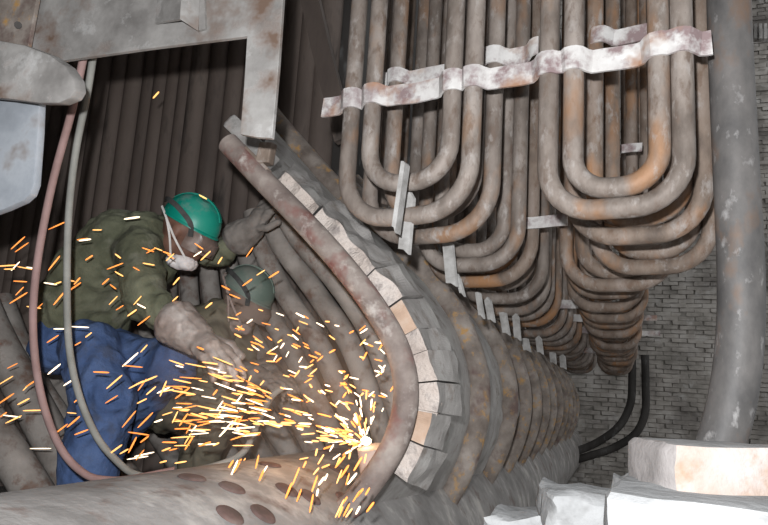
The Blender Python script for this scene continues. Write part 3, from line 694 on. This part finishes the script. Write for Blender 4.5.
worker(dict(base=V(-2.25, 2.3, ASH), label='worker in dark green jacket, blue trousers and bright teal hard hat bending forward', head=(W(187, 232, 2.34), fw1, up1), hs=1.02,
    torso=[(76, 336, 2.36, .128), (87, 304, 2.36, .138), (108, 274, 2.36, .150), (134, 250, 2.36, .150), (155, 240, 2.36, .105)],
    near_arm=[(138, 252, 2.2, .092), (146, 300, 2.14, .082), (186, 331, 2.12, .046)], far_arm=[(172, 246, 2.5, .08), (220, 252, 2.55, .066), (240, 240, 2.53, .056)],
    near_leg=[(90, 350, 2.26, .122), (104, 402, 2.2, .118), (92, 450, 2.22, .12), (86, 497, 2.24, .112)], far_leg=[(80, 350, 2.46, .13), (130, 362, 2.42, .118), (172, 366, 2.38, .098), (110, 440, 2.62, .085), (90, 490, 2.66, .08)],
    hands=[(wr_n, W(256, 386, 2.06)-wr_n, scr(.45, .75, .5), 1, .42, W(146, 300, 2.14), M['glove2'], 1.3), (wr_f, W(268, 206, 2.5)-wr_f, scr(-.5, .5, .6), -1, .55, W(222, 251, 2.55), M['glove'], 1.15)],
    feet=[(V(W(86, 505, 2.24).x, 2.24, ASH+.07), V(1, -.1, 0)), (V(W(86, 495, 2.66).x, 2.66, ASH+.07), V(1, .1, 0))],
    mats=dict(skin=M['skin'], jacket=M['jacket'], trousers=M['blue'], helmet=M['helmet'], mask=M['mask'], goggle=M['goggle'])))
fw2 = scr(.84, -.52, .2); up2 = scr(.52, .84, 0); up2 = (up2-fw2*up2.dot(fw2)).normalized()
wr2 = W(256, 377, 2.45); wr2b = W(270, 375, 2.65)
worker(dict(base=V(W(190, 455, 2.65).x, 2.65, ASH), label='second worker in faint green hat crouching behind the sparks in dusty olive clothes', hem=.3, head=(W(244, 300, 2.67), fw2, up2), hs=1.0,
    torso=[(180, 398, 2.71, .125), (190, 372, 2.71, .12), (203, 348, 2.71, .125), (216, 330, 2.71, .115), (228, 318, 2.71, .08)],
    near_arm=[(212, 340, 2.57, .075), (222, 382, 2.51, .062), (250, 378, 2.48, .05)], far_arm=[(236, 335, 2.77, .07), (248, 370, 2.75, .06), (264, 374, 2.70, .05)],
    near_leg=[(178, 405, 2.61, .115), (212, 400, 2.51, .10), (224, 405, 2.49, .09), (206, 440, 2.55, .085), (196, 470, 2.59, .08)], far_leg=[(180, 405, 2.81, .11), (222, 402, 2.81, .095), (214, 440, 2.85, .08), (205, 470, 2.87, .075)],
    hands=[(wr2, W(300, 388, 2.37)-wr2, scr(.2, .9, .3), 1, .4, W(232, 378, 2.51), M['glove'], 1.0), (wr2b, W(305, 396, 2.55)-wr2b, scr(.2, .9, .3), -1, .4, W(256, 372, 2.75), M['glove'], 1.0)],
    feet=[(W(196, 475, 2.59), V(1, -.1, 0)), (W(205, 475, 2.87), V(1, .1, 0))],
    mats=dict(skin=M['skin2'], jacket=M['jacket2'], trousers=M['jacket2'], helmet=M['helmet2'], mask=M['mask2'], goggle=M['skin2'])))

# ------------------------------------------------------------------ the cut, its glow and the sparks
CUT = W(366, 441, 2.02)
st = tag(empty('cut_tube_stub', W(372, 468, 2.02)), 'pale glowing tube stub being cut at the foot of the bent tube', 'tube stub')
M['stub'] = material('pale_hot_steel', [(.34, .25, .21), (.48, .38, .33)], 12, rough=.7, bump=.3)
M['hot'] = emission('white_hot_metal', (1, .82, .5), 9)
obj('pipe_end', tube([W(374, 474, 2.04), W(373, 460, 2.04), W(371, 447, 2.03)], .042, 18), M['stub'], st)
obj('molten_edge', ball(CUT, V(.016, 0, 0), V(0, .016, 0), V(0, 0, .012)), M['hot'], st)
gl = bpy.data.objects.new('spark_glow', bpy.data.lights.new('spark_glow', 'POINT')); COL.objects.link(gl)
gl.location = W(318, 395, 1.9); gl.data.energy = 2.0; gl.data.color = (1, .62, .35); gl.data.shadow_soft_size = .12
M['sp1'] = emission('orange_spark', (1, .30, .06), .85)
M['sp2'] = emission('yellow_spark', (1, .47, .14), 1.1)
M['sp3'] = emission('white_spark', (1, .78, .55), 1.5)
rs = random.Random(21); SP = []
def streak(x, y, ang, ln, Y, mt, wd=1.0): SP.append((x, y, math.radians(ang), ln, Y, mt, wd))
def pick(a, b, c): q = rs.random(); return 0 if q < a else (1 if q < a+b else 2)
u_ = rs.uniform
for _ in range(62): streak(u_(2, 150), u_(225, 460), rs.choice((35, 40, 30, 25, 45, 0, -5, 55))+u_(-8, 8), u_(7, 22), u_(1.85, 2.05), pick(.6, .25, .15))
for _ in range(32): streak(u_(110, 275), u_(238, 335), rs.choice((-25, -30, 35, 40, -15, 50))+u_(-8, 8), u_(6, 14), u_(2.0, 2.1), pick(.55, .3, .15))
for _ in range(120):
    a, b = u_(0, 1), u_(0, 1); x = 235+150*a; y = 430-(30+100*b)*(1-.25*a)
    streak(x, y, rs.choice((-28, -20, -35, -12, 35, 55))+u_(-9, 9), u_(4, 10), u_(1.95, 2.1), pick(.45, .3, .25))
for _ in range(160):
    t = rs.random()**.75; sp_ = 5+34*t; x = 362-190*t; y = 437-38*t+rs.gauss(0, .75)*sp_
    streak(x, y, math.degrees(math.atan2(-(y-441), -(x-366)))*-1*0.6-(0)+u_(-14, 10), u_(7, 24)*(.6+.5*t), u_(1.9, 2.02), pick(.35, .35, .3))
for _ in range(80):
    a = math.radians(u_(60, 215)); r = 6+abs(rs.gauss(0, 26)); x = 366+r*math.cos(a); y = 441-r*math.sin(a)
    streak(x, y, math.degrees(a)+u_(-12, 12), u_(4, 10), u_(1.94, 2.0), pick(.15, .45, .4))
for _ in range(46): streak(u_(222, 372), u_(446, 518), 66+u_(-16, 14), u_(7, 20), u_(1.55, 1.7), pick(.45, .35, .2))
for _ in range(44): streak(u_(128, 245), u_(385, 465), rs.choice((20, 45, 60, 5, 12))+u_(-8, 8), u_(7, 22), u_(1.9, 2.0), pick(.45, .3, .25))
streak(156, 95, 48, 9, 2.3, 1, 1.6); streak(203, 197, -28, 9, 2.05, 1, 1.3); streak(132, 218, 8, 16, 2.05, 2, 1.4); streak(80, 327, -3, 18, 1.95, 2, 1.3)
SP.sort(key=lambda q: -q[3]*q[6])
def needle(n=6):
    v, f = [], []
    for (z, r) in ((-.5, .35), (-.38, .8), (.1, 1), (.4, .85), (.5, .3)):
        for j in range(n): a = 2*math.pi*j/n; v.append(V(r*math.cos(a), r*math.sin(a), z))
    for i in range(4):
        for j in range(n): k = (j+1) % n; f.append((i*n+j, i*n+k, (i+1)*n+k, (i+1)*n+j))
    f.append(tuple(range(n-1, -1, -1))); f.append(tuple(range(4*n, 5*n))); return v, f
nd_ = needle(); SM = [mesh('spark', nd_, M[q], V(0, 0, 0)) for q in ('sp1', 'sp2', 'sp3')]
def spark_matrix(x, y, a, ln, Y, wd):
    dx, dy = math.cos(a)*ln/2, -math.sin(a)*ln/2
    p, q = W(x-dx, y-dy, Y), W(x+dx, y+dy, Y+rs.uniform(-.02, .02)); d = q-p; L = d.length; r = .0026*wd*rs.uniform(.75, 1.2)
    return Matrix.Translation((p+q)/2) @ d.to_track_quat('Z', 'Y').to_matrix().to_4x4() @ Matrix.Diagonal((r, r, L, 1))
for (x, y, a, ln, Y, mt, wd) in SP[:300]:
    o = bpy.data.objects.new('spark', SM[mt]); COL.objects.link(o); o.matrix_world = spark_matrix(x, y, a, ln, Y, wd)
    reg = ('over the drum below the cut' if y > 445 and x > 215 else 'near the hoses at the left' if x < 100 else 'in front of the workers' if (x < 250 and y < 372) else 'in front of the legs' if x < 165
           else 'in the upper fan before the furnace tubes' if y < 385 else 'in the dense stream left of the cut')
    tag(o, '%s spark streak %s' % (('orange', 'yellow', 'white hot')[mt], reg), 'spark', 'flying sparks')
sv = []; fmi = []
for (x, y, a, ln, Y, mt, wd) in SP[300:]:
    mm = spark_matrix(x, y, a, ln, Y, wd); sv.append(([mm @ p for p in nd_[0]], nd_[1])); fmi += [mt]*len(nd_[1])
so = obj('spark_shower', merge(*sv), [M['sp1'], M['sp2'], M['sp3']], label='dense shower of short fine sparks around the cut', cat='sparks', kind='stuff')
for p, k in zip(so.data.polygons, fmi): p.material_index = k

sm = obj('smoke', ball(W(285, 385, 2.06), V(.5, 0, .05), V(0, .2, 0), V(-.1, 0, .27), 24, 14), None, label='thin warm smoke hanging in the spark shower', cat='smoke', kind='stuff')
mt = bpy.data.materials.new('thin_smoke'); mt.use_nodes = True; nt = mt.node_tree; nt.nodes.remove(nt.nodes['Principled BSDF'])
vo = nt.nodes.new('ShaderNodeVolumeScatter'); vo.inputs['Color'].default_value = (.9, .72, .6, 1); vo.inputs['Density'].default_value = .45
nt.links.new(vo.outputs[0], nt.nodes['Material Output'].inputs['Volume']); sm.data.materials.clear(); sm.data.materials.append(mt)
